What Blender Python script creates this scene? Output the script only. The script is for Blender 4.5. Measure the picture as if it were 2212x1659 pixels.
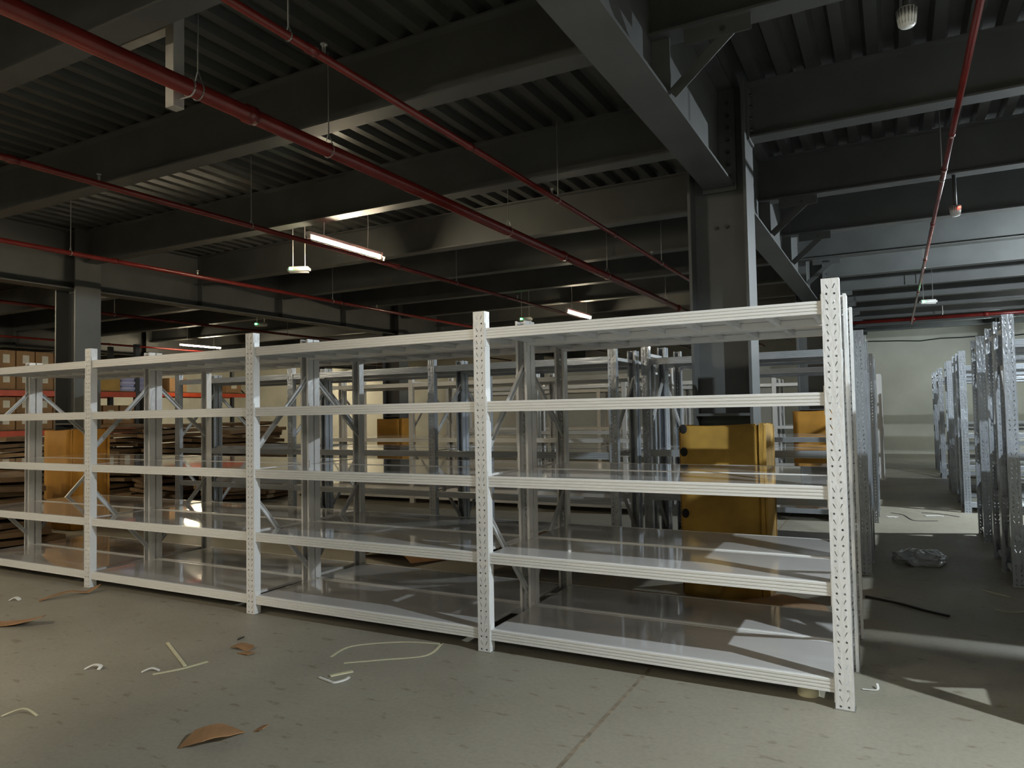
import bpy, bmesh, math, random
from mathutils import Vector, Matrix, Euler
random.seed(7)
SC = bpy.context.scene
for o in list(bpy.data.objects):
    bpy.data.objects.remove(o)
COL = SC.collection

# ------------------------------------------------------------------ camera
F_PX, YAW, PITCH, ROLL = 1551.67, 0.488, 0.0389, -0.0185
CAM = Vector((0.2863, -3.6683, 1.399))
fwd = Vector((-math.sin(YAW)*math.cos(PITCH), math.cos(YAW)*math.cos(PITCH), math.sin(PITCH)))
r0 = Vector((math.cos(YAW), math.sin(YAW), 0)); u0 = r0.cross(fwd)
rt = math.cos(ROLL)*r0 + math.sin(ROLL)*u0
up = -math.sin(ROLL)*r0 + math.cos(ROLL)*u0
cd = bpy.data.cameras.new('camera'); cam = bpy.data.objects.new('camera', cd); COL.objects.link(cam)
cd.sensor_width = 36.0; cd.lens = F_PX/2212*36.0; cd.clip_start = 0.05; cd.clip_end = 200
M = Matrix((rt, up, -fwd)).transposed().to_4x4(); M.translation = CAM
cam.matrix_world = M
SC.camera = cam

# ------------------------------------------------------------------ world, exposure
w = bpy.data.worlds.new('world'); SC.world = w; w.use_nodes = True
w.node_tree.nodes['Background'].inputs[0].default_value = (0.55, 0.62, 0.70, 1)
w.node_tree.nodes['Background'].inputs[1].default_value = 0.05
SC.view_settings.view_transform = 'Standard'; SC.view_settings.look = 'None'
SC.view_settings.gamma = 1.0; SC.view_settings.use_curve_mapping = False
SC.cycles.max_bounces = 5; SC.cycles.diffuse_bounces = 3; SC.cycles.glossy_bounces = 3
SC.view_settings.exposure = 1.95

WARM = (1.0, 0.86, 0.62); NEUT = (1.0, 0.95, 0.84); COOL = (0.84, 0.94, 1.0)
TUBE_E = 40.0           # radiance of a fluorescent tube
FLOOD_W = 235.0         # cool flood lamp over the right-hand racks

# ------------------------------------------------------------------ helpers
def link(name, me, mat=None, parent=None, loc=(0, 0, 0), rot=(0, 0, 0)):
    o = bpy.data.objects.new(name, me); COL.objects.link(o)
    if mat is not None and me is not None and len(me.materials) == 0: me.materials.append(mat)
    o.location = loc; o.rotation_euler = rot
    if parent is not None: o.parent = parent
    return o
def tag(o, label=None, cat=None, group=None, kind=None):
    if label: o['label'] = label
    if cat: o['category'] = cat
    if group: o['group'] = group
    if kind: o['kind'] = kind
    return o
def thing(name, label, cat, loc=(0, 0, 0), rz=0, group=None):
    return tag(link(name, None, loc=loc, rot=(0, 0, rz)), label, cat, group)
def bm_mesh(bm, name, smooth=False):
    bmesh.ops.recalc_face_normals(bm, faces=bm.faces)
    me = bpy.data.meshes.new(name); bm.to_mesh(me); bm.free()
    if smooth:
        for p in me.polygons: p.use_smooth = True
    return me
def bx(bm, a, b):
    x0, y0, z0 = a; x1, y1, z1 = b
    v = [bm.verts.new(p) for p in ((x0,y0,z0),(x1,y0,z0),(x1,y1,z0),(x0,y1,z0),(x0,y0,z1),(x1,y0,z1),(x1,y1,z1),(x0,y1,z1))]
    for f in ((0,3,2,1),(4,5,6,7),(0,1,5,4),(1,2,6,5),(2,3,7,6),(3,0,4,7)): bm.faces.new([v[i] for i in f])
    return v
def box_me(name, a, b, bevel=0.0):
    bm = bmesh.new(); bx(bm, a, b)
    if bevel: bmesh.ops.bevel(bm, geom=bm.edges[:], offset=bevel, segments=1, affect='EDGES')
    return bm_mesh(bm, name)
def frame_of(d):
    d = d.normalized(); a = Vector((0, 0, 1)) if abs(d.z) < 0.95 else Vector((1, 0, 0))
    s = d.cross(a).normalized(); return s, s.cross(d).normalized()
def tube(bm, pts, r, n=8, cap=True):
    pts = [Vector(p) for p in pts]; rings = []
    for i, p in enumerate(pts):
        d = (pts[min(i+1, len(pts)-1)] - pts[max(i-1, 0)])
        s, t = frame_of(d)
        rings.append([bm.verts.new(p + r*(math.cos(2*math.pi*k/n)*s + math.sin(2*math.pi*k/n)*t)) for k in range(n)])
    for a, b in zip(rings, rings[1:]):
        for k in range(n): bm.faces.new((a[k], a[(k+1) % n], b[(k+1) % n], b[k]))
    if cap:
        bm.faces.new(rings[0][::-1]); bm.faces.new(rings[-1])
def tube_me(name, pts, r, n=8):
    bm = bmesh.new(); tube(bm, pts, r, n); return bm_mesh(bm, name, smooth=n > 6)
def bar(bm, a, b, w, h, side=None):
    a, b = Vector(a), Vector(b); d = (b-a).normalized()
    s = Vector(side) if side else frame_of(d)[0]
    t = s.cross(d).normalized()
    v = []
    for p in (a, b):
        for i, j in ((-1,-1),(1,-1),(1,1),(-1,1)): v.append(bm.verts.new(p + s*w/2*i + t*h/2*j))
    for f in ((3,2,1,0),(4,5,6,7),(0,1,5,4),(1,2,6,5),(2,3,7,6),(3,0,4,7)): bm.faces.new([v[i] for i in f])
def bar_me(name, a, b, w, h, side=None):
    bm = bmesh.new(); bar(bm, a, b, w, h, side); return bm_mesh(bm, name)
def prism_x(name, prof, length):
    """profile of (y,z) points extruded along x from 0 to length"""
    bm = bmesh.new()
    a = [bm.verts.new((0, y, z)) for y, z in prof]; b = [bm.verts.new((length, y, z)) for y, z in prof]
    n = len(prof)
    for i in range(n): bm.faces.new((a[i], a[(i+1) % n], b[(i+1) % n], b[i]))
    bm.faces.new(a[::-1]); bm.faces.new(b)
    return bm_mesh(bm, name)
_NW = ['first','second','third','fourth','fifth','sixth','seventh','eighth','ninth','tenth','eleventh','twelfth','thirteenth','fourteenth','fifteenth']

# ------------------------------------------------------------------ materials
def mat(name, col, rough=0.5, metal=0.0, var=0.06, vscale=6.0, bump=0.0, bscale=40.0, spec=0.5, stretch=None, col2=None, coat=0.0, rvar=0.0):
    m = bpy.data.materials.new(name); m.use_nodes = True; nt = m.node_tree; N = nt.nodes; L = nt.links
    b = N['Principled BSDF']; b.inputs['Roughness'].default_value = rough; b.inputs['Metallic'].default_value = metal
    b.inputs['Specular IOR Level'].default_value = spec; b.inputs['Coat Weight'].default_value = coat
    tc = N.new('ShaderNodeTexCoord'); mp = N.new('ShaderNodeMapping'); L.new(tc.outputs['Object'], mp.inputs[0])
    if stretch: mp.inputs['Scale'].default_value = stretch
    nz = N.new('ShaderNodeTexNoise'); nz.inputs['Scale'].default_value = vscale; nz.inputs['Detail'].default_value = 5
    L.new(mp.outputs[0], nz.inputs['Vector'])
    rp = N.new('ShaderNodeValToRGB'); c2 = col2 or tuple(max(0, c*(1-2*var)) for c in col)
    rp.color_ramp.elements[0].position = 0.32; rp.color_ramp.elements[0].color = (*c2, 1)
    rp.color_ramp.elements[1].position = 0.62; rp.color_ramp.elements[1].color = (*[min(1, c*(1+var)) for c in col], 1)
    L.new(nz.outputs['Fac'], rp.inputs[0]); L.new(rp.outputs[0], b.inputs['Base Color'])
    if rvar:
        mr = N.new('ShaderNodeMapRange'); mr.inputs['To Min'].default_value = max(0.02, rough-rvar); mr.inputs['To Max'].default_value = rough+rvar
        L.new(nz.outputs['Fac'], mr.inputs['Value']); L.new(mr.outputs[0], b.inputs['Roughness'])
    if bump:
        n2 = N.new('ShaderNodeTexNoise'); n2.inputs['Scale'].default_value = bscale; n2.inputs['Detail'].default_value = 3
        L.new(mp.outputs[0], n2.inputs['Vector'])
        bp = N.new('ShaderNodeBump'); bp.inputs['Strength'].default_value = bump; bp.inputs['Distance'].default_value = 0.01
        L.new(n2.outputs['Fac'], bp.inputs['Height']); L.new(bp.outputs[0], b.inputs['Normal'])
    return m
def emit(name, col, strength):
    m = bpy.data.materials.new(name); m.use_nodes = True; nt = m.node_tree
    b = nt.nodes['Principled BSDF']; b.inputs['Base Color'].default_value = (*col, 1)
    b.inputs['Emission Color'].default_value = (*col, 1); b.inputs['Emission Strength'].default_value = strength
    return m

def floor_mat():
    m = bpy.data.materials.new('concrete_floor'); m.use_nodes = True; nt = m.node_tree; N = nt.nodes; L = nt.links
    b = N['Principled BSDF']; tc = N.new('ShaderNodeTexCoord')
    def noise(s, d=6, vec=None, rough=0.6):
        n = N.new('ShaderNodeTexNoise'); n.inputs['Scale'].default_value = s; n.inputs['Detail'].default_value = d; n.inputs['Roughness'].default_value = rough
        L.new(vec or tc.outputs['Object'], n.inputs['Vector']); return n.outputs['Fac']
    def ramp(f, p0, c0, p1, c1):
        r = N.new('ShaderNodeValToRGB'); e = r.color_ramp.elements
        e[0].position = p0; e[0].color = (*c0, 1); e[1].position = p1; e[1].color = (*c1, 1); L.new(f, r.inputs[0]); return r.outputs[0]
    def mul(a, bb, fac=1.0):
        x = N.new('ShaderNodeMix'); x.data_type = 'RGBA'; x.blend_type = 'MULTIPLY'; x.inputs[0].default_value = fac
        L.new(a, x.inputs[6]); L.new(bb, x.inputs[7]); return x.outputs[2]
    base = ramp(noise(0.8, 8), 0.3, (0.27, 0.245, 0.19), 0.72, (0.36, 0.335, 0.27))
    # small dark spots and scuffs
    mp = N.new('ShaderNodeMapping'); mp.inputs['Scale'].default_value = (1.0, 2.2, 1); mp.inputs['Rotation'].default_value = (0, 0, 0.5)
    L.new(tc.outputs['Object'], mp.inputs[0])
    spots = ramp(noise(7.5, 4, mp.outputs[0], 0.55), 0.31, (0.45, 0.38, 0.31), 0.38, (1, 1, 1))
    fine = ramp(noise(45, 3), 0.25, (0.84, 0.84, 0.83), 0.6, (1, 1, 1))
    mp2 = N.new('ShaderNodeMapping'); mp2.inputs['Scale'].default_value = (0.6, 12, 1); mp2.inputs['Rotation'].default_value = (0, 0, -0.7)
    L.new(tc.outputs['Object'], mp2.inputs[0])
    scr = ramp(noise(1.3, 5, mp2.outputs[0], 0.7), 0.30, (0.72, 0.69, 0.64), 0.37, (1, 1, 1))
    L.new(mul(mul(mul(base, spots, 0.55), fine, 0.8), scr, 0.55), b.inputs['Base Color'])
    mr = N.new('ShaderNodeMapRange'); mr.inputs['To Min'].default_value = 0.38; mr.inputs['To Max'].default_value = 0.62
    L.new(noise(2.2), mr.inputs['Value']); L.new(mr.outputs[0], b.inputs['Roughness'])
    b.inputs['Specular IOR Level'].default_value = 0.35
    bp = N.new('ShaderNodeBump'); bp.inputs['Strength'].default_value = 0.12; bp.inputs['Distance'].default_value = 0.01
    L.new(noise(18, 4), bp.inputs['Height']); L.new(bp.outputs[0], b.inputs['Normal'])
    return m

MT = {}
MT['floor'] = floor_mat()
MT['wall'] = mat('cream_plaster', (0.57, 0.56, 0.485), 0.8, var=0.08, vscale=0.8, bump=0.1, bscale=30)
MT['deck'] = mat('galvanised_deck', (0.07, 0.072, 0.066), 0.42, metal=0.3, var=0.12, vscale=1.5)
MT['steel'] = mat('grey_steel_paint', (0.078, 0.081, 0.078), 0.5, var=0.08, vscale=2.0, bump=0.05)
MT['bolt'] = mat('dark_bolt', (0.06, 0.06, 0.06), 0.5, metal=0.5)
MT['pipe'] = mat('red_pipe_paint', (0.15, 0.016, 0.013), 0.22, var=0.12, vscale=4)
MT['zinc'] = mat('zinc_hanger', (0.45, 0.45, 0.43), 0.35, metal=0.8)
MT['bracket'] = mat('bare_bracket', (0.42, 0.40, 0.36), 0.5, metal=0.3, var=0.1)
MT['post'] = mat('film_wrapped_white_post', (0.74, 0.735, 0.72), 0.30, var=0.03, vscale=3, bump=0.35, bscale=28, coat=0.35, stretch=(1.6, 1.6, 0.7))
MT['beam'] = mat('film_wrapped_white_beam', (0.76, 0.755, 0.735), 0.30, var=0.02, vscale=2, bump=0.06, bscale=9, coat=0.3, stretch=(0.6, 1, 1))
MT['shelf'] = mat('film_wrapped_shelf', (0.60, 0.585, 0.565), 0.07, var=0.03, vscale=2, bump=0.045, bscale=4.5, coat=0.8, stretch=(0.8, 2.2, 1), rvar=0.02)
MT['brace'] = mat('grey_brace', (0.60, 0.605, 0.60), 0.35, var=0.05)
MT['sil'] = mat('film_wrapped_grey_post', (0.37, 0.40, 0.44), 0.24, metal=0.3, var=0.06, vscale=5, bump=0.5, bscale=26, coat=0.5, stretch=(1.5, 1.5, 0.6))  # cool shade on white posts put into a darker bluish-grey copy
MT['silbeam'] = mat('grey_beam', (0.39, 0.42, 0.455), 0.26, metal=0.2, var=0.04, bump=0.2, bscale=14, coat=0.3, stretch=(0.5, 2, 3))  # white beam colour darkened and cooled to carry the shade
MT['foam'] = mat('yellow_foam_pad', (0.44, 0.255, 0.045), 0.85, var=0.18, vscale=3.5, bump=0.5, bscale=5)
MT['orangepad'] = mat('orange_foam_pad', (0.46, 0.22, 0.03), 0.85, var=0.10, vscale=3)
MT['hole'] = mat('dark_lacing', (0.015, 0.014, 0.012), 0.9)
MT['housing'] = mat('lamp_housing', (0.75, 0.74, 0.70), 0.45)
MT['tube'] = emit('fluorescent_tube', (0.93, 1.0, 0.95), TUBE_E*1.5)
MT['tubew'] = emit('warm_tube', (1.0, 0.85, 0.60), TUBE_E*1.7)
MT['fronttube'] = emit('front_tube', (1.0, 0.955, 0.85), TUBE_E*3.0)
MT['fronttubew'] = emit('front_warm_tube', (1.0, 0.88, 0.68), TUBE_E*7.6)
MT['backtubew'] = emit('back_warm_tube', (1.0, 0.86, 0.60), TUBE_E*4.5)
MT['backtube'] = emit('back_tube', (0.86, 1.0, 1.0), TUBE_E*2.2)
MT['flood'] = emit('flood_lens', COOL, 8.0)
MT['green'] = emit('green_led', (0.10, 1.0, 0.25), 3.0)
MT['red'] = emit('red_led', (1.0, 0.12, 0.08), 1.2)
MT['carton'] = mat('brown_carton', (0.33, 0.19, 0.085), 0.8, var=0.10, vscale=3)
MT['carton2'] = mat('dark_carton', (0.16, 0.10, 0.05), 0.85, var=0.2, vscale=3)
MT['scrap'] = mat('torn_cardboard', (0.33, 0.175, 0.075), 0.85, var=0.10, vscale=8)
MT['paper'] = mat('paper_label', (0.72, 0.68, 0.55), 0.7)
MT['strap'] = mat('pale_strap', (0.66, 0.62, 0.42), 0.4, var=0.05)
MT['white'] = mat('white_film', (0.80, 0.79, 0.74), 0.3, bump=0.4, bscale=60)
MT['clear'] = mat('crumpled_clear_film', (0.34, 0.35, 0.35), 0.15, bump=0.6, bscale=30, coat=0.5)
MT['orange'] = mat('orange_rack_beam', (0.62, 0.085, 0.03), 0.4)
MT['blue'] = mat('dark_rack_upright', (0.05, 0.055, 0.06), 0.45)
MT['lilac'] = mat('pale_lilac_sack', (0.62, 0.62, 0.86), 0.6)
MT['black'] = mat('black_cable', (0.012, 0.012, 0.012), 0.5)
MT['yellowbox'] = mat('tan_box', (0.55, 0.34, 0.10), 0.8)

# ------------------------------------------------------------------ room shell
XL, XR, YF, YB, ZC = -27.0, 9.0, -10.0, 19.7, 3.88
def struct(name, me, m, label, cat, parent=None, loc=(0,0,0)):
    o = link(name, me, m, parent, loc)
    if parent is None: tag(o, label, cat, kind='structure')
    return o
bm = bmesh.new(); bx(bm, (XL, YF, -0.2), (XR, YB, 0.0))
flo = struct('floor', bm_mesh(bm, 'floor'), MT['floor'], 'scuffed olive grey concrete warehouse floor', 'floor')
MT['joint'] = mat('joint_filler', (0.235, 0.195, 0.135), 0.9, var=0.25, vscale=14)
def joint(a, b, wd=0.018):
    bm = bmesh.new(); bar(bm, (a[0], a[1], 0.0005), (b[0], b[1], 0.0005), wd, 0.003, side=None)
    link('floor_joint', bm_mesh(bm, 'floor_joint'), MT['joint'], flo)
joint((-0.925, -9.9), (-0.925, 19.6)); joint((-9.2, -9.9), (-9.2, 19.6))
struct('wall_back', box_me('wall_back', (XL, YB, 0), (XR, YB+0.2, 4.2)), MT['wall'], 'cream plastered back wall of the warehouse', 'wall')
struct('wall_left', box_me('wall_left', (XL-0.2, YF, 0), (XL, YB, 4.2)), MT['wall'], 'cream plastered far left wall', 'wall')
struct('wall_right', box_me('wall_right', (XR, YF, 0), (XR+0.2, YB, 4.2)), MT['wall'], 'cream plastered right wall', 'wall')
struct('wall_front', box_me('wall_front', (XL, YF-0.2, 0), (XR, YF, 4.2)), MT['wall'], 'cream plastered wall behind the camera', 'wall')
# corrugated steel deck, ribs along Y
prof = []; x = XL; pitch = 0.20
while x < XR:
    prof += [(x, ZC), (x+0.075, ZC), (x+0.1, ZC+0.06), (x+0.175, ZC+0.06)]; x += pitch
prof.append((x, ZC))
bm = bmesh.new()
a = [bm.verts.new((p[0], YF, p[1])) for p in prof]; b_ = [bm.verts.new((p[0], YB, p[1])) for p in prof]
for i in range(len(prof)-1): bm.faces.new((a[i], a[i+1], b_[i+1], b_[i]))
bx(bm, (XL, YF, ZC+0.08), (XR, YB, ZC+0.25))
struct('ceiling', bm_mesh(bm, 'ceiling'), MT['deck'], 'dark corrugated steel deck ceiling', 'ceiling')

# ------------------------------------------------------------------ steel frame
GX = [-17.55, -9.2, -0.85, 7.5]
CY = [-4.85, 2.0, 8.85, 15.7]
SY = [-6.5, -4.75, -3.05, -1.33, 0.20, 2.03, 3.85, 5.50, 7.15, 8.85, 10.45, 12.05, 13.65, 15.3, 17.0, 18.6]
GZ, SZ = 3.10, 3.45           # undersides of girders and of secondary beams
CW, CDp = 0.42, 0.34
def column(gx, cy, label):
    t = thing('steel_column', label, 'column', (gx, cy, 0))
    for s in (-1, 1):
        link('flange', box_me('flange', (s*CW/2-0.011, -CDp/2, 0.02), (s*CW/2+0.011, CDp/2, ZC)), MT['steel'], t)
    link('web', box_me('web', (-CW/2+0.011, -0.008, 0.02), (CW/2-0.011, 0.008, ZC)), MT['steel'], t)
    link('base_plate', box_me('base_plate', (-CW/2-0.06, -CDp/2-0.03, 0), (CW/2+0.06, CDp/2+0.03, 0.02)), MT['steel'], t)
    for s in (-1, 1):
        for z in (1.34,):
            link('stiffener', box_me('stiffener', (-CW/2+0.012, min(s*0.009, s*CDp/2), z), (CW/2-0.012, max(s*0.009, s*CDp/2), z+0.02)), MT['steel'], t)
    for s in (-1, 1):
        for k in (-0.04, 0.04):
            link('bolt', tube_me('bolt', [(k, -0.008, 2.80), (k, -0.03, 2.80)], 0.014, 6), MT['bolt'], t)
        break
    return t
clab = {(-0.85, 2.0): 'tall grey steel column rising from the yellow padding behind the white racks',
        (-9.2, 2.0): 'dark grey steel column near the left edge with orange padding',
        (-0.85, 8.85): 'grey steel column second along the right girder towards the back wall',
        (-9.2, 8.85): 'grey steel column second along the left girder seen between rack rows',
        (-0.85, 15.7): 'grey steel column third along the right girder close to back wall',
        (-9.2, 15.7): 'grey steel column third along the left girder close to back wall',
        (-17.55, 8.85): 'far left grey steel column beside the cream wall', (-17.55, 15.7): 'farthest left grey steel column at back wall corner'}
for (gx, cy), lb in clab.items(): column(gx, cy, lb)

def ibeam_y(name, y0, y1, fw, fz0, fz1, parent):
    """girder along Y"""
    link('bottom_flange', box_me('bottom_flange', (-fw/2, y0, fz0), (fw/2, y1, fz0+0.018)), MT['steel'], parent)
    link('web', box_me('web', (-0.007, y0, fz0+0.018), (0.007, y1, fz1-0.018)), MT['steel'], parent)
    link('top_flange', box_me('top_flange', (-fw/2, y0, fz1-0.018), (fw/2, y1, fz1)), MT['steel'], parent)
gnames = {-0.85: 'right', -9.2: 'left', -17.55: 'far left', 7.5: 'unseen right'}
for gx in (-0.85, -9.2, -17.55):
    ys = [YF] + CY + [YB]
    for i in range(len(ys)-1):
        if gx == -17.55 and ys[i+1] < 3: continue
        a, b = ys[i], ys[i+1]
        lo = a + (0.012 if i else 0.0); hi = b - (0.012 if i < len(ys)-2 else 0.0)
        lab = 'deep grey steel girder on the %s column line, %s span from the camera side' % (gnames[gx], _NW[i])
        t = thing('steel_girder', lab, 'girder', (gx, 0, 0))
        ibeam_y('girder', lo, hi, 0.23, GZ, ZC-0.001, t)
        for sy in SY:
            if lo+0.2 < sy < hi-0.2:
                for s in (-1, 1):
                    link('web_stiffener', box_me('web_stiffener', (min(s*0.008, s*0.11), sy-0.006, GZ+0.019), (max(s*0.008, s*0.11), sy+0.006, ZC-0.02)), MT['steel'], t)
        if abs(b-2.0) < 0.1:
            link('end_plate', box_me('end_plate', (-0.13, hi-0.03, GZ-0.03), (0.13, hi-0.012, ZC-0.02)), MT['steel'], t)
            for k in range(7):
                for s in (-1, 1):
                    z = GZ+0.08+k*0.095
                    link('bolt', tube_me('bolt', [(s*0.075, hi-0.03, z), (s*0.075, hi-0.055, z)], 0.015, 6), MT['bolt'], t)
# secondary beams along X between girders
def secondary(x0, x1, y, lab):
    t = thing('ceiling_beam', lab, 'beam', (x0, y, 0)); L_ = x1-x0
    fw = 0.16
    link('bottom_flange', box_me('bottom_flange', (0, -fw/2, SZ), (L_, fw/2, SZ+0.014)), MT['steel'], t)
    link('web', box_me('web', (0, -0.005, SZ+0.014), (L_, 0.005, ZC-0.014)), MT['steel'], t)
    link('top_flange', box_me('top_flange', (0, -fw/2, ZC-0.014), (L_, fw/2, ZC-0.001)), MT['steel'], t)
    return t
spans = [(-9.2, -0.85, 'between the two column lines'), (-0.85, XR, 'right of the padded column line'), (-17.55, -9.2, 'left of the left column line'), (XL, -17.55, 'at the far left end of the roof')]
for x0, x1, wh in spans:
    k = 0
    for y in SY:
        if y < -4 or (x0 < -9.5 and y < 1.5): continue
        atcol = any(abs(y-c) < 0.2 for c in CY)
        g0 = (CW/2+0.013 if atcol else 0.009) if x0 > XL+0.1 else 0.0
        g1 = (CW/2+0.013 if atcol else 0.009) if x1 < XR-0.1 else 0.0
        if x0 < -17: g0 = 0
        t = secondary(x0+g0, x1-g1, y, 'dark steel ceiling beam %s, %s from the camera' % (wh, _NW[k])); k += 1
        if atcol and x0 == -0.85:
            link('end_plate', box_me('end_plate', (0, -0.1, SZ-0.02), (0.016, 0.1, ZC-0.016)), MT['steel'], t)
            for kk in range(4):
                for s in (-1, 1):
                    z = SZ+0.06+kk*0.09
                    link('bolt', tube_me('bolt', [(0.016, s*0.06, z), (0.038, s*0.06, z)], 0.014, 6), MT['bolt'], t)
# fly braces from the girder bottom flange up to the beams
k = 0
for y in SY:
    if y < -1 or any(abs(y-c) < 0.2 for c in CY): continue
    t = thing('fly_brace', 'angled steel strut from right girder up to a ceiling beam, %s from the camera' % _NW[k], 'brace', (-0.85, y, 0)); k += 1
    bm = bmesh.new(); yy = 0.0
    bar(bm, (0.105, yy, GZ+0.04), (0.43, yy, SZ-0.03), 0.06, 0.006, side=(0, 1, 0))
    d = (Vector((0.43, yy, SZ-0.03))-Vector((0.105, yy, GZ+0.04))).normalized(); n = Vector((0, 1, 0)).cross(d)
    bar(bm, Vector((0.105, yy-0.03, GZ+0.04))+n*0.03, Vector((0.43, yy-0.03, SZ-0.03))+n*0.03, 0.006, 0.06, side=(0, 1, 0))
    link('angle_bar', bm_mesh(bm, 'angle_bar'), MT['steel'], t)
    link('gusset', box_me('gusset', (0.20, -0.045, SZ-0.085), (0.55, -0.037, SZ-0.001)), MT['steel'], t)
    link('bolt', tube_me('bolt', [(0.41, -0.037, SZ-0.05), (0.41, -0.06, SZ-0.05)], 0.014, 6), MT['bolt'], t)

# ------------------------------------------------------------------ padding round the columns
def pad(cx, cy, wx, wy, h, m, label, holes=True):
    t = thing('column_padding', label, 'padding', (cx, cy, 0)); th = 0.05
    def panel(a, b):
        bm = bmesh.new(); bx(bm, a, b)
        bmesh.ops.subdivide_edges(bm, edges=bm.edges[:], cuts=5, use_grid_fill=True)
        rr = random.Random(3)
        bmesh.ops.bevel(bm, geom=[e for e in bm.edges if len(e.link_faces) == 2 and e.calc_face_angle(0) > 1], offset=0.012, segments=2, affect='EDGES')
        for v in bm.verts:
            v.co += Vector((0, 0, 0.006*math.sin(9*v.co.x+4*v.co.y))) + Vector(((rr.random()-.5), (rr.random()-.5), 0))*0.006
        return bm_mesh(bm, 'foam_panel', True)
    link('foam_panel', panel((-wx/2, -wy/2, 0.002), (wx/2-th-0.002, -wy/2+th, h)), m, t)
    link('foam_panel', panel((wx/2-th, -wy/2, 0.002), (wx/2, wy/2-th-0.002, h+0.004)), m, t)
    link('foam_panel', panel((-wx/2+th+0.002, wy/2-th, 0.002), (wx/2, wy/2, h)), m, t)
    link('foam_panel', panel((-wx/2, -wy/2+th+0.002, 0.002), (-wx/2+th, wy/2, h)), m, t)
    if holes:
        for z in (h-0.03, h-0.20, h-0.42, h-0.66, h-0.9):
            bm = bmesh.new(); bmesh.ops.create_uvsphere(bm, u_segments=10, v_segments=6, radius=0.03)
            for v in bm.verts: v.co.y *= 0.25; v.co.z *= 1.2
            link('lacing_hole', bm_mesh(bm, 'lacing_hole', True), MT['hole'], t, (-wx/2+0.035, -wy/2-0.001, z))
pad(-0.85, 1.97, 0.62, 0.47, 1.275, MT['foam'], 'yellow foam padding wrapped round the column behind the white racks')
pad(-9.2, 2.0, 0.62, 0.50, 1.275, MT['orangepad'], 'orange brown padding at foot of the left column', False)
pad(-0.85, 8.85, 0.60, 0.50, 1.33, MT['orangepad'], 'brown padding round the second column of the right girder', False)
pad(-9.2, 8.85, 0.66, 0.50, 1.30, MT['orangepad'], 'orange padding on the second column of the left girder', False)

# ------------------------------------------------------------------ lamps
def batten(x, y, z, lab, warm=False, length=1.2, ztop=ZC, refl=False, pre=''):
    t = thing('batten_lamp', lab, 'lamp', (x, y, z))
    link('housing', box_me('housing', (-0.03, -length/2, 0.02), (0.03, length/2, 0.055), 0.004), MT['housing'], t)
    link('tube', tube_me('tube', [(0, -length/2+0.03, 0), (0, length/2-0.03, 0)], 0.014, 12), MT[('front' if refl else pre)+('tubew' if warm else 'tube')], t)
    if refl:
        for s in (-1, 1): link('reflector', box_me('reflector', (min(s*0.03, s*0.14), -length/2, 0.012), (max(s*0.03, s*0.14), length/2, 0.018)), MT['housing'], t)  # unseen wings added to hold lamp light off the ceiling
    for s in (-1, 1):
        link('end_cap', box_me('end_cap', (-0.02, s*(length/2-0.015)-0.012, -0.02), (0.02, s*(length/2-0.015)+0.012, 0.02)), MT['housing'], t)
        link('hanger', tube_me('hanger', [(0, s*length*0.3, 0.055), (0.01, s*length*0.3, (ztop-z)*0.5), (0, s*length*0.3, ztop-z)], 0.006, 6), MT['housing'], t)
batten(-5.0, 2.45, 3.25, 'lit fluorescent tube lamp above the white racks under ceiling beam', True)
batten(-5.0, 9.1, 3.25, 'lit tube lamp farther back above the middle rack rows', True)
batten(-15.6, 9.0, 3.25, 'lit tube lamp glowing at the far left before the cream wall', True, 1.3)
batten(-15.6, 15.0, 3.25, 'tube lamp at the far left nearest the back wall', True)  # added to make the cream walls glow
batten(-22.0, 14.0, 3.25, 'tube lamp over the far left corner', True, pre='back')  # extra lamp put in for the glow on the far left walls
batten(-5.0, -4.6, 3.25, 'tube lamp above the front aisle, left of the camera', True, refl=True)
batten(0.5, -6.6, 3.25, 'tube lamp above the front aisle behind the camera', False, refl=True)
batten(4.6, -6.6, 3.25, 'tube lamp above the front aisle at right of the camera', False, refl=True)
batten(-12.0, -4.6, 3.25, 'tube lamp above the front aisle at far left', True, refl=True)
batten(-13.6, 0.6, 3.25, 'tube lamp above the carton racks at far left', True, pre='back')
batten(2.6, 17.4, 3.25, 'tube lamp close to the back wall at right', False, pre='back')
batten(-20.0, 18.0, 3.25, 'tube lamp close to the back wall at left', True, pre='back')  # added source that lifts the back wall's brightness
batten(3.3, 13.4, 3.25, 'tube lamp over the right racks nearest the back wall', False)
def flood(x, y, z, lab, watts, spot=True):
    t = thing('flood_lamp', lab, 'lamp', (x, y, z))
    bm = bmesh.new()
    bmesh.ops.create_cone(bm, cap_ends=True, segments=20, radius1=0.11, radius2=0.06, depth=0.12, matrix=Matrix.Translation((0, 0, 0.10)))
    link('housing', bm_mesh(bm, 'housing'), MT['housing'], t)
    bm = bmesh.new(); bmesh.ops.create_circle(bm, cap_ends=True, segments=20, radius=0.09, matrix=Matrix.Translation((0, 0, 0.036)))
    link('lens', bm_mesh(bm, 'lens'), MT['flood'], t)
    link('hanger', tube_me('hanger', [(0, 0, 0.16), (0, 0, ZC-z)], 0.008, 6), MT['zinc'], t)
    ld = bpy.data.lights.new('flood_light', 'SPOT' if spot else 'POINT'); ld.energy = watts
    if spot: ld.spot_size = math.radians(165); ld.spot_blend = 0.15
    ld.color = COOL; ld.shadow_soft_size = 0.035
    lo = bpy.data.objects.new('flood_light', ld); COL.objects.link(lo); lo.parent = t; lo.location = (0, 0, -0.01)
flood(3.3, -1.25, 3.15, 'cool white flood lamp over the front right aisle', FLOOD_W)
flood(3.3, 6.35, 3.15, 'cool white flood lamp over the right rack aisle', FLOOD_W*1.0, False)

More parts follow.
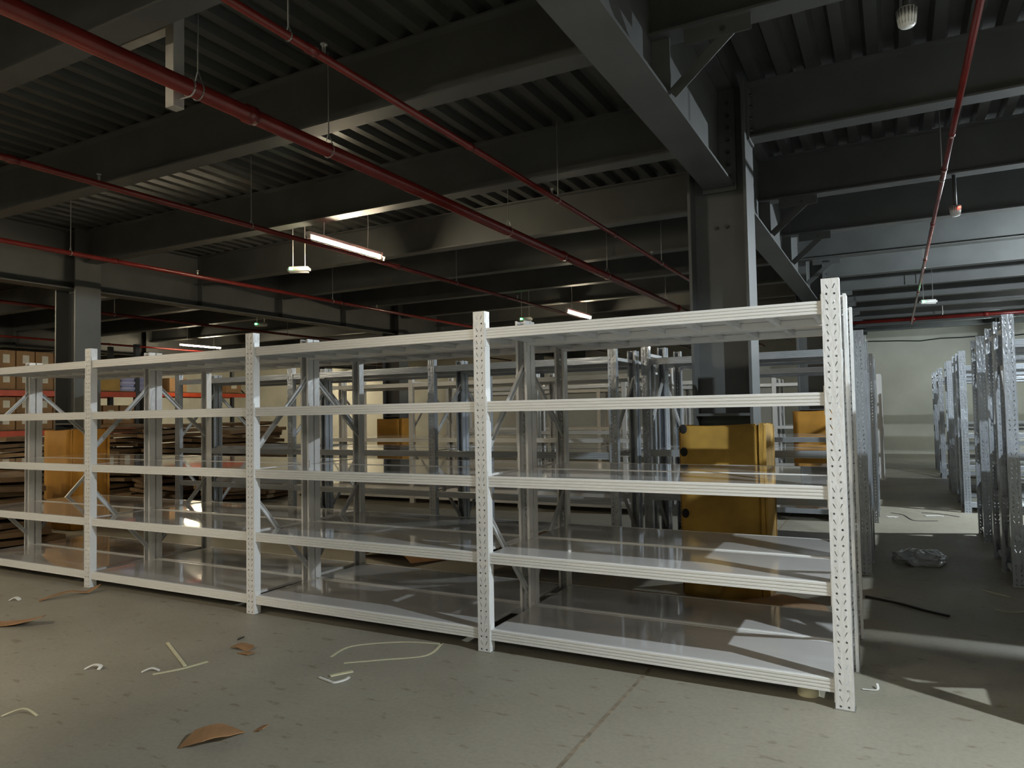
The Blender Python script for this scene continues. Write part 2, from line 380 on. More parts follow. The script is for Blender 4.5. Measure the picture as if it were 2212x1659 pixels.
def emergency(x, y, z, lab, led, ztop, along=0.0):
    t = thing('emergency_light', lab, 'emergency light', (x, y, z), along)
    bm = bmesh.new(); bx(bm, (-0.13, -0.05, -0.035), (0.13, 0.05, 0.035)); bmesh.ops.bevel(bm, geom=bm.edges[:], offset=0.02, segments=2, affect='EDGES')
    link('body', bm_mesh(bm, 'body', True), MT['housing'], t)
    link('led', box_me('led', (-0.1, -0.058, -0.012), (-0.06, -0.046, 0.018)), MT[led], t)
    for s in (-1, 1):
        link('hanger', tube_me('hanger', [(s*0.07, 0, 0.03), (s*0.07, 0, ztop-z)], 0.006, 6), MT['zinc'], t)
emergency(-5.78, 2.52, 3.10, 'small emergency light with green dot hanging on two rods', 'green', ZC, 0.5)
emergency(-5.66, 8.11, 3.10, 'small emergency light with two hooks above the middle racks', 'green', ZC, 0.5)
emergency(0.846, 10.08, 3.10, 'small green dotted emergency light near the right back wall', 'green', ZC, 0.2)
emergency(-10.6, 6.4, 3.2, 'faint green dotted emergency light left of the lamp row', 'green', ZC, 0.6)
# round bulkhead with red glow hanging on a rod
def bulkhead(x, y, z, lab, led=True):
    t = thing('smoke_detector', lab, 'detector', (x, y, z))
    bm = bmesh.new(); bmesh.ops.create_cone(bm, cap_ends=True, segments=18, radius1=0.04, radius2=0.052, depth=0.09)
    bmesh.ops.bevel(bm, geom=bm.edges[:], offset=0.008, segments=2, affect='EDGES')
    link('body', bm_mesh(bm, 'body', True), MT['housing'], t)
    if led: link('led', box_me('led', (0.02, -0.054, 0.012), (0.04, -0.040, 0.028)), MT['red'], t)
    link('hanger', tube_me('hanger', [(0, 0, 0.045), (0.0, 0.02, SZ-z)], 0.016, 8), MT['steel'], t)
bulkhead(0.83, 3.82, 3.12, 'small white detector with red light hanging below a ceiling beam at right')
bulkhead(0.41, 0.40, 3.34, 'small pale detector cut by the top edge at right', False)

# ------------------------------------------------------------------ sprinkler pipes
def pipe(x, z, r, y0, y1, lab, couplings, hangers, heads, big=False):
    t = thing('sprinkler_pipe', lab, 'pipe', (x, 0, z))
    link('pipe_run', tube_me('pipe_run', [(0, y0, 0), (0, y1, 0)], r, 16), MT['pipe'], t)
    for y in couplings:
        link('coupling', tube_me('coupling', [(0, y-0.035, 0), (0, y+0.035, 0)], r*1.22, 16), MT['pipe'], t)
    for y in hangers:
        bm = bmesh.new()
        n = 20; pts = [(r*1.06*math.sin(2*math.pi*k/n), y, r*1.06*math.cos(2*math.pi*k/n)) for k in range(n+1)]
        tube(bm, pts, 0.004, 5); tube(bm, [(-r*0.9, y, r*0.5), (0, y, r*2.6), (r*0.9, y, r*0.5)], 0.004, 5)
        ztop = SZ if any(abs(y-s) < 0.08 for s in SY) else ZC
        tube(bm, [(0, y, r*2.4), (0, y, ztop-z)], 0.0045, 5)
        link('clevis_hanger', bm_mesh(bm, 'clevis_hanger'), MT['zinc'], t)
    for y in heads:
        bm = bmesh.new(); tube(bm, [(0, y, r*0.8), (0, y, r+0.03)], 0.010, 8); tube(bm, [(0, y, r+0.045), (0, y, r+0.05)], 0.018, 8)
        tube(bm, [(0.009, y, r+0.03), (0.009, y, r+0.046)], 0.003, 5); tube(bm, [(-0.009, y, r+0.03), (-0.009, y, r+0.046)], 0.003, 5)
        link('sprinkler_head', bm_mesh(bm, 'sprinkler_head'), MT['zinc'], t)
pipe(-3.05, 3.2, 0.046, -6, 18.5, 'thickest red sprinkler main crossing the ceiling above the racks', (-0.66, 3.94, 9.0), (-1.02, 0.02, 2.6, 5.4, 8.2), ())
pipe(-2.19, 3.2, 0.021, -6, 18.5, 'thin red sprinkler pipe just right of the thick red main', (-1.05, 0.45, 3.3), (-1.2, 1.9, 5.0), (-0.96, 1.78, 4.6))
pipe(-4.93, 3.17, 0.024, -6, 18.5, 'thin red sprinkler pipe running under the lit tube lamp', (-1.0, 3.3, 6.0), (1.05, 4.6), (-0.4, 3.02, 6.4))
pipe(-7.5, 3.2, 0.026, -6, 18.5, 'dim red sprinkler pipe near the left girder', (1.4, 5.2), (0.9, 5.0), (2.5, 6.1))
pipe(0.69, 3.2, 0.018, -3.3, 14.6, 'thin red sprinkler pipe right of the padded column', (1.9, 2.7, 4.6, 6.6, 9.5), (3.0, 7.2), ())
pipe(-11.5, 3.2, 0.026, -2, 18.5, 'dim red sprinkler pipe left of the left column line', (5.0,), (4.0, 8.0), ())
pipe(-16.3, 3.2, 0.024, 2, 18.5, 'farthest left red sprinkler pipe above the stored cartons', (7.0,), (6.0, 10.0), ())
t = thing('cross_main', 'red cross main pipe running along the back wall at right', 'pipe', (0, 14.7, 3.31))
link('pipe_run', tube_me('pipe_run', [(-1.2, 0, 0), (6.5, 0, 0)], 0.04, 14), MT['pipe'], t)
for xx in (0.72, 2.1, 3.6): link('coupling', tube_me('coupling', [(xx-0.05, 0, 0), (xx+0.05, 0, 0)], 0.052, 14), MT['pipe'], t)
link('riser', tube_me('riser', [(0.70, 0, 0), (0.70, -0.02, -0.11)], 0.03, 10), MT['pipe'], t)
for xx in (1.3, 3.0): link('hanger', tube_me('hanger', [(xx, 0, 0.05), (xx, 0, ZC-3.31)], 0.01, 6), MT['zinc'], t)
# L bracket beside the thick main
t = thing('pipe_bracket', 'pale L-shaped steel bracket holding the thick red pipe at top left', 'bracket', (-3.17, -1.075, 3.0))
link('drop_arm', box_me('drop_arm', (-0.035, -0.035, 0.11), (0.035, 0.035, 0.63), 0.003), MT['bracket'], t)
link('side_arm', box_me('side_arm', (-0.44, -0.03, 0.56), (-0.035, 0.03, 0.63), 0.003), MT['bracket'], t)
link('mount_plate', box_me('mount_plate', (-0.44, -0.18, 0.60), (-0.36, -0.03, 0.615)), MT['bracket'], t)
bm = bmesh.new(); tube(bm, [(0.12+0.049*math.cos(a*math.pi/8), 0, 0.2+0.049*math.sin(a*math.pi/8)) for a in range(17)], 0.005, 6)
tube(bm, [(0.03, 0, 0.245), (0.12, 0, 0.249)], 0.005, 6); tube(bm, [(0.03, 0, 0.155), (0.12, 0, 0.151)], 0.005, 6)
link('pipe_clamp', bm_mesh(bm, 'pipe_clamp'), MT['zinc'], t)

# ------------------------------------------------------------------ shelving racks
PW, PD, PITCHZ = 0.0785, 0.058, 0.0735
def post_mesh(H, name):
    """folded C section with punched face: two round holes and two slanted slots per pitch"""
    bm = bmesh.new(); n = int(H/PITCHZ)
    th = 0.003
    def ring(cx, cz, pts): return [(cx+px, cz+pz) for px, pz in pts]
    circ = [(0.0055*math.cos(2*math.pi*k/8), 0.0055*math.sin(2*math.pi*k/8)) for k in range(8)]
    def slot(sg):
        o = []; ang = sg*0.45
        for px, pz in ((-0.0021, -0.010), (0, -0.014), (0.0021, -0.010), (0.0021, 0.010), (0, 0.014), (-0.0021, 0.010)):
            o.append((px*math.cos(ang)-pz*math.sin(ang), px*math.sin(ang)+pz*math.cos(ang)))
        return o
    rest = H - n*PITCHZ
    # one cell, filled with holes
    cell = bmesh.new()
    outer = [(0, 0), (PW/2, 0), (PW, 0), (PW, PITCHZ), (PW/2, PITCHZ), (0, PITCHZ)]
    loops = [outer, ring(0.022, 0.016, circ), ring(PW-0.022, 0.016, circ), ring(0.024, 0.052, slot(1)), ring(PW-0.024, 0.052, slot(-1))]
    rims = []
    for li, lp in enumerate(loops):
        vs = [cell.verts.new((px, 0, pz)) for px, pz in lp]
        for i in range(len(vs)): cell.edges.new((vs[i], vs[(i+1) % len(vs)]))
        if li: rims.append(vs)
    bmesh.ops.triangle_fill(cell, edges=cell.edges[:], use_beauty=True)
    # triangle_fill may fill the holes as well: drop faces whose centre lies inside a hole
    def inside(p, poly):
        c = False; j = len(poly)-1
        for i in range(len(poly)):
            if (poly[i][1] > p[1]) != (poly[j][1] > p[1]) and p[0] < (poly[j][0]-poly[i][0])*(p[1]-poly[i][1])/(poly[j][1]-poly[i][1])+poly[i][0]: c = not c
            j = i
        return c
    kill = [f for f in cell.faces if any(inside((f.calc_center_median().x, f.calc_center_median().z), lp) for lp in loops[1:])]
    if kill: bmesh.ops.delete(cell, geom=kill, context='FACES_ONLY')
    for vs in rims:
        inn = [cell.verts.new((v.co.x, th, v.co.z)) for v in vs]
        for i in range(len(vs)): cell.faces.new((vs[i], vs[(i+1) % len(vs)], inn[(i+1) % len(vs)], inn[i]))
    tmp = bpy.data.meshes.new('cell'); cell.to_mesh(tmp); cell.free()
    for k in range(n):
        m0 = len(bm.verts); bm.from_mesh(tmp); bm.verts.ensure_lookup_table()
        for v in bm.verts[m0:]: v.co.z += k*PITCHZ
    bpy.data.meshes.remove(tmp)
    if rest > 1e-4:
        z = n*PITCHZ; bm.faces.new([bm.verts.new(p) for p in ((0, 0, z), (PW, 0, z), (PW, 0, H), (0, 0, H))])
    bmesh.ops.remove_doubles(bm, verts=bm.verts[:], dist=1e-5)
    # side walls, return lips
    bx(bm, (0, 0.0005, 0), (th, PD, H)); bx(bm, (PW-th, 0.0005, 0), (PW, PD, H))
    bx(bm, (th, PD-th, 0), (0.016, PD, H)); bx(bm, (PW-0.016, PD-th, 0), (PW-th, PD, H))
    return bm_mesh(bm, name)
POSTS = {}
def get_post(H, mk):
    key = (H, mk)
    if key not in POSTS:
        me = post_mesh(H, 'upright_post'); me.materials.append(MT[mk]); POSTS[key] = me
    return POSTS[key]
BH = 0.062
BEAMS, PANELS = {}, {}
def get_beam(Lb, mk):
    key = (round(Lb, 4), mk)
    if key not in BEAMS:
        p = [(0.008, 0)]
        # ribbed outer face, three shallow grooves
        for g in (0.014, 0.030, 0.046):
            p += [(0.008, g-0.004), (0.0125, g-0.0025), (0.0125, g+0.0015), (0.008, g+0.003)]
        p += [(0.008, BH-0.003), (0.011, BH), (0.030, BH), (0.030, BH-0.022), (0.046, BH-0.022), (0.046, 0)]
        me = prism_x('shelf_beam', p, Lb); me.materials.append(MT[mk]); BEAMS[key] = me
    return BEAMS[key]
def get_panel(Lb, dp, m='shelf'):
    key = (round(Lb, 4), round(dp, 4))
    if key not in PANELS:
        me = box_me('shelf_panel', (0.002, 0.031, BH-0.021), (Lb-0.002, dp-0.031, BH-0.001), 0.0015); me.materials.append(MT[m])
        PANELS[key] = me
    return PANELS[key]
CON = box_me('beam_connector', (0, 0.006, -0.045), (0.004, 0.05, BH+0.03)); FOOT = box_me('foot_plate', (-0.006, -0.006, 0), (PW+0.006, PD+0.006, 0.004))
BRC = {}
def brace_me(y0, z0, y1, z1, key):
    if key not in BRC:
        bm = bmesh.new(); d = Vector((0, y1-y0, z1-z0)).normalized(); n = Vector((1, 0, 0)).cross(d)
        a, b = Vector((0, y0, z0)), Vector((0, y1, z1))
        bar(bm, a, b, 0.003, 0.034, side=(1, 0, 0))
        for s in (-1, 1): bar(bm, a+n*0.0155*s+Vector((0.009, 0, 0)), b+n*0.0155*s+Vector((0.009, 0, 0)), 0.016, 0.003, side=(1, 0, 0))
        me = bm_mesh(bm, 'diagonal_brace'); me.materials.append(MT['brace']); BRC[key] = me
    return BRC[key]
TIE = {}
def rack(label, x_right, nb, Lb, y0, depth, H, levels, pm='post', bmk='beam', flip=False, connectors=False, crossbars=(), group=None, skip=(), braces=True):
    """run of nb bays; x_right = left edge of the right-hand posts; levels = z of beam undersides"""
    t = thing('shelving_rack', label, 'shelving rack', (x_right, y0, 0), group=group)
    P = get_post(H, pm)
    xs = [-i*Lb for i in range(nb+1)]
    for i, x in enumerate(xs):
        link('upright_post', P, None, t, (x, 0, 0))
        link('upright_post', P, None, t, (x+PW, depth, 0), (0, 0, math.pi))
        link('foot_plate', FOOT, MT['zinc'], t, (x, 0, 0)); link('foot_plate', FOOT, MT['zinc'], t, (x+PW, depth, 0), (0, 0, math.pi))
        if braces:
            ya, yb = 0.03, depth-0.03
            segs = [(yb, 1.70, ya, 1.14), (ya, 0.82, yb, 0.22)]
            if flip: segs = [(ya, 1.70, yb, 1.22), (yb, 0.82, ya, 0.25)]
            for q, (a, za, b, zb) in enumerate(segs):
                link('diagonal_brace', brace_me(a, za, b, zb, (flip, q, round(depth, 3))), None, t, (x+PW*0.5, 0, 0))
            k2 = round(depth, 3)
            if k2 not in TIE:
                TIE[k2] = box_me('tie_bar', (-0.012, 0.05, 0), (0.012, depth-0.05, 0.03)); TIE[k2].materials.append(MT['brace'])
            link('tie_bar', TIE[k2], None, t, (x+PW*0.5, 0, H-0.12)); link('tie_bar', TIE[k2], None, t, (x+PW*0.5, 0, 0.05))
    Ln = Lb-PW
    B = get_beam(Ln, bmk); Pn = get_panel(Ln, depth)
    for i in range(nb):
        xl = xs[i+1]+PW
        for li, z in enumerate(levels):
            b1 = link('shelf_beam', B, None, t, (xl, 0, z))
            b2 = link('shelf_beam', B, None, t, (xl+Ln, depth, z), (0, 0, math.pi))
            if connectors:
                for bb in (b1, b2):
                    link('beam_connector', CON, MT['beam'], bb, (0.0005, 0, 0)); link('beam_connector', CON, MT['beam'], bb, (Ln-0.0045, 0, 0))
            if (i, li) not in skip:
                pn = link('shelf_panel', Pn, None, t, (xl, 0, z))
                if li in crossbars:
                    for q in range(9):
                        link('crossbar', CB(depth), None, pn, (0.05+q*(Ln-0.1)/8, 0, 0))
    return t
CBM = {}
def CB(depth):
    if depth not in CBM:
        me = box_me('crossbar', (-0.012, 0.047, 0.012), (0.012, depth-0.047, BH-0.0215)); me.materials.append(MT['brace']); CBM[depth] = me
    return CBM[depth]
LV = [0.072, 0.514, 0.962, 1.403, 1.837]
LA = 1.917
rack('white shelving rack run nearest the camera with five shelf levels', 0.0, 4, LA, 0.0, 0.60, 2.0, LV, connectors=True, crossbars=(4, 3))
rack('white shelving rack run standing back to back behind the nearest run', 0.0, 4, LA, 0.612, 0.60, 2.0, LV, flip=True, crossbars=(4,))
LVC = [0.072, 0.545, 0.955, 1.825]
rack('grey shelving rack run left of the yellow padding, its nearer face', -1.985, 3, 1.965, 2.46, 0.60, 1.97, LVC, 'sil', 'silbeam', skip=((2, 1), (2, 2)))
rack('grey shelving rack run left of the yellow padding, its rear half', -1.985, 3, 1.965, 3.072, 0.60, 1.97, LVC, 'sil', 'silbeam', flip=True, skip=((2, 1), (2, 2)))
rack('grey rack bay behind the yellow padding, beside the right cross aisle', 0.0, 1, 1.84, 2.98, 0.60, 2.03, LVC, 'sil', 'silbeam')
rack('grey rack bay standing back to back behind the yellow padding', 0.0, 1, 1.84, 3.592, 0.60, 2.03, LVC, 'sil', 'silbeam', flip=True)
rack('pale rack run in the third row seen through the nearer racks', -2.66, 3, LA, 5.60, 0.60, 2.0, LVC)
rack('pale rack run forming the rear half of the third row', -2.66, 3, LA, 6.212, 0.60, 2.0, LVC, flip=True)
rack('grey single rack bay of the third row beside the right cross aisle', 0.0, 1, LA, 5.95, 0.60, 2.02, LVC, 'sil', 'silbeam')
rack('grey single rack bay at the rear of the third row beside the right aisle', 0.0, 1, LA, 6.562, 0.60, 2.02, LVC, 'sil', 'silbeam', flip=True)
rack('pale rack run in the fourth row towards the back wall', -2.2, 3, LA, 8.9, 0.60, 2.0, LVC)
rack('pale rack run in the fifth row, front half, near back wall', 0.0, 5, LA, 11.85, 0.60, 2.0, LVC)
rack('pale rack run in the fifth row, rear half, near back wall', 0.0, 5, LA, 12.462, 0.60, 2.0, LVC, flip=True)
# right hand block across the cross aisle: posts start at x = 1.04
RX = 1.04+2*LA
rlab = [(0.0, 'rack run right of the cross aisle level with the nearest white run'), (0.612, 'rack run back to back with the nearest right hand run'),
        (2.98, 'grey upright rack at the right edge, nearest one visible'), (3.592, 'grey upright rack at right, second one visible'),
        (4.95, 'grey upright rack at right just before the lit floor strip'), (7.22, 'bright lit upright rack at right just beyond the lit floor strip'),
        (7.832, 'grey upright rack at right behind the bright lit one'), (9.6, 'grey upright rack at right, third from the back wall'),
        (12.1, 'grey upright rack at right, second from the back wall'), (14.0, 'grey upright rack at right nearest the back wall')]
for i, (y, lb) in enumerate(rlab):
    rack(lb, RX, 2, LA, y, 0.60, 2.0 if y < 1 else 2.08, LV if y < 1 else LVC, 'post' if y < 1 else 'sil', 'beam' if y < 1 else 'silbeam', flip=bool(i % 2))

# ------------------------------------------------------------------ things on the floor
def sheet(name, outline, lift, m, label, cat, loc, rz=0, th=0.004, group=None, tilt=(0, 0)):
    """irregular sheet curling along its length; outline in local xy"""
    bm = bmesh.new(); xsn = 9
    minx = min(p[0] for p in outline); maxx = max(p[0] for p in outline)
    vs = [bm.verts.new((p[0], p[1], 0)) for p in outline]; bm.faces.new(vs)
    for k in range(1, xsn):
        bmesh.ops.bisect_plane(bm, geom=bm.verts[:]+bm.edges[:]+bm.faces[:], plane_co=(minx+(maxx-minx)*k/xsn, 0, 0), plane_no=(1, 0, 0))
    r = bmesh.ops.extrude_face_region(bm, geom=bm.faces[:])
    for v in r['geom']:
        if isinstance(v, bmesh.types.BMVert): v.co.z += th
    for v in bm.verts:
        u = (v.co.x-minx)/(maxx-minx); v.co.z += lift(u, v.co.y)
    zmin = min(v.co.z for v in bm.verts)
    for v in bm.verts: v.co.z -= zmin
    o = link(name, bm_mesh(bm, name), m, None, (loc[0], loc[1], (loc[2] if len(loc) > 2 else 0)+0.001), (tilt[0], tilt[1], rz))
    return tag(o, label, cat, group)
sheet('cardboard_scrap', [(-0.12, -0.05), (-0.02, -0.085), (0.08, -0.06), (0.14, 0.02), (0.04, 0.075), (-0.07, 0.05)], lambda u, y: 0.028*math.sin(math.pi*u)-0.25*y*(u-0.5), MT['scrap'], 'curled brown cardboard scrap lying on the front floor', 'cardboard', (-2.385, -1.49), 0.75)
sheet('cardboard_scrap', [(-0.2, -0.025), (0.02, -0.03), (0.2, -0.035), (0.23, 0.0), (0.14, 0.045), (-0.02, 0.02), (-0.2, 0.02)], lambda u, y: 0.05*abs(math.sin(4.2*u))*(0.3+u), MT['scrap'], 'long torn cardboard strip beside the foot of the leftmost post', 'cardboard', (-5.56, -0.24), 1.2)
sheet('cardboard_scrap', [(-0.2, -0.06), (0.05, -0.06), (0.2, -0.01), (0.17, 0.06), (-0.05, 0.07), (-0.2, 0.06)], lambda u, y: 0.06*u*u, MT['scrap'], 'dark curled cardboard piece at the left edge of the floor', 'cardboard', (-5.08, -0.87), 0.35)
sheet('cardboard_scrap', [(-0.07, -0.03), (0.05, -0.05), (0.07, 0.0), (0.03, 0.05), (-0.05, 0.03)], lambda u, y: 0.008*math.sin(6*u), MT['scrap'], 'small flat cardboard square on the floor near second post', 'cardboard', (-3.24, -0.55), 0.3)
sheet('cardboard_scrap', [(-0.05, -0.01), (0.04, -0.03), (0.06, 0.01), (0.0, 0.025)], lambda u, y: 0.006*u, MT['scrap'], 'tiny torn cardboard flap beside the flat cardboard square', 'cardboard', (-3.15, -0.62), 0.2)
sheet('cardboard_scrap', [(-0.025, -0.02), (0.02, -0.025), (0.03, 0.01), (-0.01, 0.03)], lambda u, y: 0.02*u, MT['scrap'], 'tiny cardboard crumb right of the curled scrap', 'cardboard', (-2.255, -1.325), 0.3)
sheet('cardboard_scrap', [(-0.02, -0.01), (0.02, -0.008), (0.02, 0.01), (-0.02, 0.01)], lambda u, y: 0.012*u, MT['hole'], 'tiny dark chip on the floor below the second post', 'debris', (-3.39, -0.44), 0.9)
sheet('cardboard_scrap', [(-0.28, -0.2), (0.25, -0.22), (0.3, 0.15), (0.0, 0.25), (-0.3, 0.18)], lambda u, y: 0.05*math.sin(math.pi*u), MT['carton'], 'bent cardboard sheet on the floor behind the racks, under the padding', 'cardboard', (-0.42, 1.60), 0.3)
sheet('cardboard_scrap', [(-0.42, -0.2), (0.4, -0.25), (0.45, 0.2), (-0.35, 0.25)], lambda u, y: 0.34*math.sin(math.pi*u)**0.7, MT['scrap'], 'arched brown cardboard seen low between the grey racks', 'cardboard', (-2.55, 2.05), 0.15)
sheet('cardboard_scrap', [(-0.42, -0.2), (0.4, -0.25), (0.45, 0.2), (-0.35, 0.25)], lambda u, y: 0.18*math.sin(math.pi*u), MT['scrap'], 'low arched cardboard left of the larger arched piece', 'cardboard', (-4.0, 2.05), -0.2)
def strap(pts, wd, label, m='strap', cat='strap', h=0.002, name='packing_strap'):
    bm = bmesh.new(); n = len(pts); rows = []
    P = [Vector((p[0], p[1], p[2] if len(p) > 2 else 0.002)) for p in pts]
    # smooth by subdividing (Catmull-Rom)
    Q = []
    for i in range(n-1):
        p0, p1, p2, p3 = P[max(i-1, 0)], P[i], P[i+1], P[min(i+2, n-1)]
        for k in range(6):
            s = k/6; Q.append(0.5*((2*p1)+(-p0+p2)*s+(2*p0-5*p1+4*p2-p3)*s*s+(-p0+3*p1-3*p2+p3)*s**3))
    Q.append(P[-1])
    for i, p in enumerate(Q):
        d = Q[min(i+1, len(Q)-1)]-Q[max(i-1, 0)]; s = Vector((0, 0, 1)).cross(d).normalized()*wd/2
        rows.append([bm.verts.new(p+s), bm.verts.new(p-s), bm.verts.new(p-s+Vector((0, 0, h))), bm.verts.new(p+s+Vector((0, 0, h)))])
    for a, b in zip(rows, rows[1:]):
        for k in range(4): bm.faces.new((a[k], a[(k+1) % 4], b[(k+1) % 4], b[k]))
    bm.faces.new(rows[0]); bm.faces.new(rows[-1][::-1])
    o = link(name, bm_mesh(bm, name), MT[m]); return tag(o, label, cat)
strap([(-2.64, -0.452), (-2.655, -0.25), (-2.43, -0.06), (-2.21, 0.005), (-2.185, 0.01), (-2.15, -0.20), (-2.33, -0.36), (-2.50, -0.50)], 0.016, 'looped pale packing strap on the floor in front of middle post')
strap([(-2.43, -0.69), (-2.365, -0.584)], 0.022, 'short straight pale strap below the looped strap', h=0.006)
strap([(-2.468, -0.73), (-2.40, -0.745), (-2.345, -0.752), (-2.32, -0.70), (-2.325, -0.66)], 0.014, 'crinkled white strap piece below the looped strap', 'white', h=0.006)
strap([(-3.34, -1.085), (-3.27, -0.96), (-3.235, -0.815)], 0.024, 'short pale strap lying at left on the floor')
strap([(-3.755, -0.69), (-3.29, -0.92)], 0.018, 'straight pale strap touching the short strap at left', h=0.005)
strap([(-3.77, -1.20), (-3.74, -1.165, 0.02), (-3.70, -1.15, 0.015), (-3.69, -1.17)], 0.02, 'small white curl of film on the left floor', 'white', 'film', 0.004, 'film_curl')
strap([(-3.43, -1.09), (-3.40, -1.05, 0.015), (-3.36, -1.03)], 0.015, 'tiny white curl of film at the end of short strap', 'white', 'film', 0.004, 'film_curl')
strap([(-5.86, -0.52), (-5.83, -0.49, 0.02), (-5.79, -0.48)], 0.03, 'small white film scrap at the far left floor', 'white', 'film', 0.006, 'film_curl')
strap([(-3.50, -1.76), (-3.453, -1.687, 0.02), (-3.35, -1.68)], 0.012, 'thin strap end curling at the left floor edge')
strap([(0.055, 2.21), (0.26, 2.10), (0.42, 1.97), (0.56, 1.88)], 0.018, 'black cable lying across the right cross aisle', 'black', 'cable', 0.012, 'floor_cable')
strap([(0.82, 2.77), (0.90, 2.70), (0.98, 2.60), (0.90, 2.66), (0.84, 2.75)], 0.012, 'folded pale strap in the dark right aisle')
strap([(0.84, 2.19), (0.92, 2.16), (1.02, 2.22)], 0.012, 'short pale strap near the right edge of the aisle')
strap([(0.20, 6.9), (0.34, 6.75), (0.45, 6.3), (0.70, 6.35)], 0.016, 'dark strap lying on the lit strip of aisle floor', 'black')
strap([(0.55, 7.05), (0.75, 7.0), (0.95, 6.8)], 0.02, 'dark strap along the far edge of the lit strip', 'black')
strap([(0.16, 6.5), (0.22, 6.52), (0.27, 6.5)], 0.09, 'white paper scrap on the lit strip of aisle floor', 'white', 'paper', 0.004, 'paper_scrap')
strap([(0.58, 6.75), (0.70, 6.8), (0.78, 6.78)], 0.07, 'white paper scrap at middle of the lit strip', 'white', 'paper', 0.004, 'paper_scrap')
# crumpled clear film in the aisle
bm = bmesh.new(); bmesh.ops.create_icosphere(bm, subdivisions=4, radius=0.26)
rr = random.Random(11)
from mathutils import noise as mnoise
for v in bm.verts:
    n_ = mnoise.noise(v.co*7)*0.10 + mnoise.noise(v.co*19)*0.05
    v.co *= 1+n_*3; v.co.z = max(0.0, v.co.z*0.32+0.02); v.co.x *= 0.8
o = link('crumpled_film', bm_mesh(bm, 'crumpled_film'), MT['clear'], None, (0.45, 3.75, 0.001)); tag(o, 'crumpled clear plastic film heap in the dark aisle', 'plastic film')
# roll of tape under the front rack
t = thing('tape_roll', 'roll of pale tape under the bottom shelf by the right post', 'tape', (-0.13, 0.13, 0.001))
bm = bmesh.new()
for (ra, rb, z0, z1) in ((0.035, 0.05, 0, 0.045),):
    n = 20; v = [[bm.verts.new((r_*math.cos(2*math.pi*k/n), r_*math.sin(2*math.pi*k/n), z)) for k in range(n)] for r_, z in ((ra, z0), (rb, z0), (rb, z1), (ra, z1))]
    for i in range(4):
        for k in range(n): bm.faces.new((v[i][k], v[i][(k+1) % n], v[(i+1) % 4][(k+1) % n], v[(i+1) % 4][k]))
link('tape', bm_mesh(bm, 'tape'), MT['strap'], t)
n = 20; bm = bmesh.new(); tube(bm, [(0.034*math.cos(2*math.pi*k/n), 0.034*math.sin(2*math.pi*k/n), 0.023) for k in range(n+1)], 0.003, 5)
link('core', bm_mesh(bm, 'core'), MT['scrap'], t)
# white strap hanging out at the foot of the right end frame
strap([(0.10, 0.30, 0.004), (0.165, 0.32, 0.004), (0.165, 0.36, 0.02)], 0.010, 'white strap end on the floor beside the right end frame', 'white')

# ------------------------------------------------------------------ storage on the far left
def pallet_rack(X, y0, y1, zs, label, tilt=0):
    t = thing('pallet_rack', label, 'pallet rack', (X, y0, 0)); L_ = y1-y0
    for y in (0, L_):
        for xx in (0, -0.9):
            link('upright', box_me('upright', (xx-0.09, y-0.045, 0), (xx, y+0.045, 3.0)), MT['blue'], t)
        for k in range(3): link('frame_brace', bar_me('frame_brace', (-0.09, y, 0.3+k*0.8), (-0.9, y, 0.9+k*0.8), 0.03, 0.03), MT['blue'], t)
    for z in zs:
        for xx in (0.0, -0.94):
            link('load_beam', box_me('load_beam', (xx-0.05, 0.045, z-0.11), (xx, L_-0.045, z), 0.004), MT['orange'], t)
        link('deck_board', box_me('deck_board', (-0.94, 0.05, z), (0.0, L_-0.05, z+0.02)), MT['carton2'], t)
    return t
pallet_rack(-14.0, 1.15, 6.15, (1.22, 1.97), 'orange beamed pallet rack full of cartons at the left edge')
pallet_rack(-17.2, 9.0, 12.2, (2.10,), 'orange beamed pallet rack farther back at left')
def carton(x, y, z, sx, sy, sz, label, m='carton', lab=True, group=None):
    t = thing('carton', label, 'carton', (x, y, z), group=group)
    link('box_body', box_me('box_body', (-sx, 0, 0), (0, sy, sz), 0.006), MT[m], t)
    if lab: link('paper_label', box_me('paper_label', (0.0, sy*0.32, sz*0.34), (0.003, sy*0.68, sz*0.78)), MT['paper'], t)
    link('tape_strip', box_me('tape_strip', (-sx, sy*0.46, sz), (0.0, sy*0.54, sz+0.002)), MT['strap'], t)
for lv, (zb, names) in enumerate(((1.99, ('lower layer on the upper orange shelf', 'top layer of the stack')), (1.24, ('lower orange shelf, bottom layer', 'lower orange shelf, upper layer')))):
    for layer in range(2):
        sz = 0.355 if lv == 0 else 0.30
        for k in range(9):
            y = 1.75+k*0.335
            if y > 4.75: break
            carton(-14.02+random.uniform(-0.02, 0.02), y, zb+layer*(sz+0.004), 0.55, 0.315, sz,
                   'brown labelled carton, %s, %s from the near end' % (names[layer], _NW[k]), group='cartons on the left pallet rack')
carton(-14.02, 5.35, 1.99, 0.5, 0.42, 0.34, 'tan carton next to pale lilac sacks on the orange rack', 'yellowbox', False)
for k in range(3): carton(-14.02, 5.05+k*0.36, 1.24, 0.5, 0.32, 0.45, 'brown carton under the tan carton, %s along the lower shelf' % _NW[k])
for k in range(6): carton(-14.05, 1.8+k*0.55, 0.001, 0.6, 0.48, 0.62, 'large brown carton on the floor under the orange rack, %s from the near end' % _NW[k])
for k in range(4):
    bm = bmesh.new(); bx(bm, (-0.6, 0, 0), (0, 0.58, 0.115)); bmesh.ops.bevel(bm, geom=bm.edges[:], offset=0.03, segments=2, affect='EDGES')
    o = link('folded_sack', bm_mesh(bm, 'folded_sack', True), MT['lilac'], None, (-14.02, 5.80-(0.0), 1.992+k*0.118)); o.location.y = 5.79
    tag(o, 'pale lilac folded sack, %s from the bottom of the stack' % _NW[k], 'sack', 'lilac sacks on the orange rack')
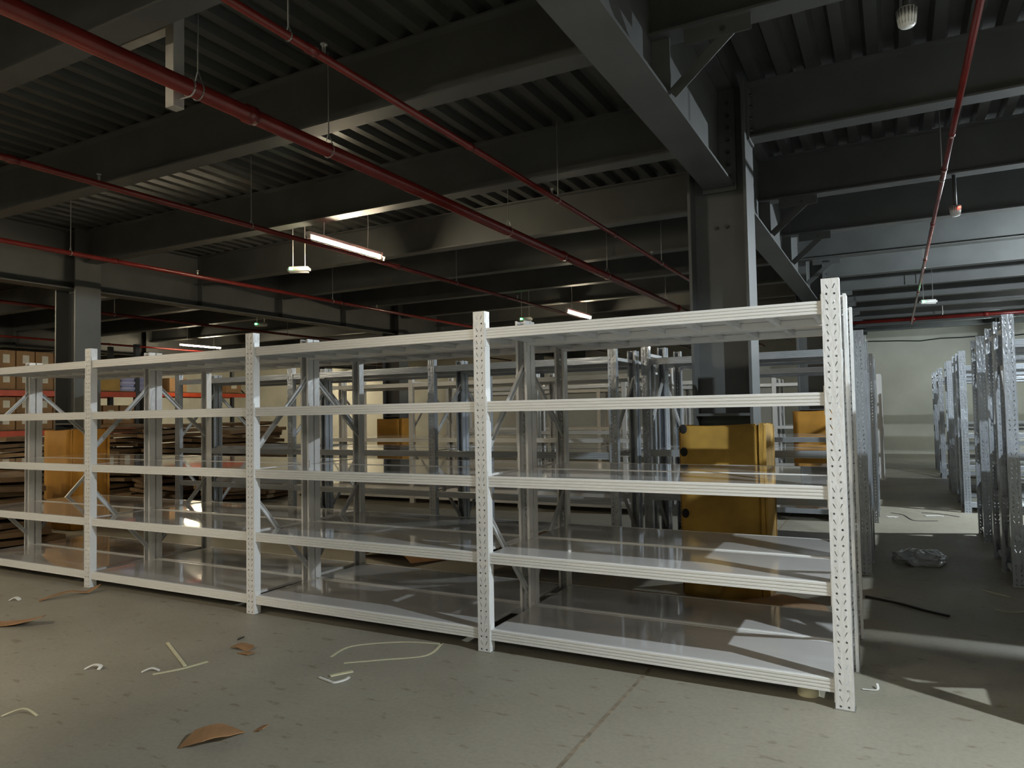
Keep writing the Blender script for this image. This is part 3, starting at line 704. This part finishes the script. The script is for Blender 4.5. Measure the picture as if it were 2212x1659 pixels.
for k in range(2): carton(-17.22, 9.3+k*1.9, 2.125, 0.6, 0.55, 0.38, 'small carton on the farther orange rack, %s' % ('left one' if k == 0 else 'right one'))
# heaps of flattened cartons behind the racks
rr = random.Random(5)
def flat_carton(x, y, z, sx, sy, rz, tx, ty, label, group):
    o = sheet('flattened_carton', [(-sx/2, -sy/2), (sx/2, -sy/2), (sx/2, sy/2*0.8), (sx*0.3, sy/2), (-sx/2, sy/2)], lambda u, y_: 0.026*math.sin(2.4*u+y_*2), MT['carton2'], label, 'cardboard', (x, y, z), rz, 0.055, group, (tx, ty))
ords = _NW
heaps = [(-12.9, 3.3, 13, 'heap beside the orange rack'), (-12.35, 4.75, 15, 'tall heap behind the left padding'), (-11.0, 4.9, 15, 'tall heap farther right of the left padding'), (-9.6, 5.1, 14, 'tall heap left of the third row'), (-10.9, 6.3, 15, 'rearmost heap left of the third row'), (-8.9, 0.75, 9, 'heap before the left padding'), (-10.3, 0.3, 8, 'heap at the left picture edge')]
for hx, hy, n_, wh in heaps:
    for k in range(n_):
        sc = 1.0-0.25*k/n_
        flat_carton(hx+rr.uniform(-0.15, 0.15), hy+rr.uniform(-0.15, 0.15), 0.002+k*0.086, rr.uniform(1.15, 1.3)*sc, rr.uniform(0.95, 1.15)*sc, rr.uniform(-0.45, 0.45)+1.57*rr.randint(0, 3), 0, 0,
                    'dark flattened carton in %s, %s from bottom' % (wh, _NW[k]), 'flattened cartons in the heaps')
# red and white post by the third row
t = thing('striped_post', 'slim red and white striped post left of the third rack row', 'post', (-8.95, 5.9, 0))
for k in range(6):
    link('band', tube_me('band', [(0, 0, 0.02+k*0.27), (0, 0, 0.02+(k+1)*0.27)], 0.035, 10), MT['pipe'] if k % 2 else MT['paper'], t)
link('base', tube_me('base', [(0, 0, 0), (0, 0, 0.02)], 0.12, 14), MT['black'], t)
# cable along the back wall
bm = bmesh.new(); tube(bm, [(-1.0+k*0.5, YB-0.02, 3.23+0.04*math.sin(k*1.3)*(k % 3 > 0)+0.0*k) for k in range(14)], 0.018, 6)
o = link('wall_cable', bm_mesh(bm, 'wall_cable', True), MT['black']); tag(o, 'thin black cable running along the back wall at right', 'cable')
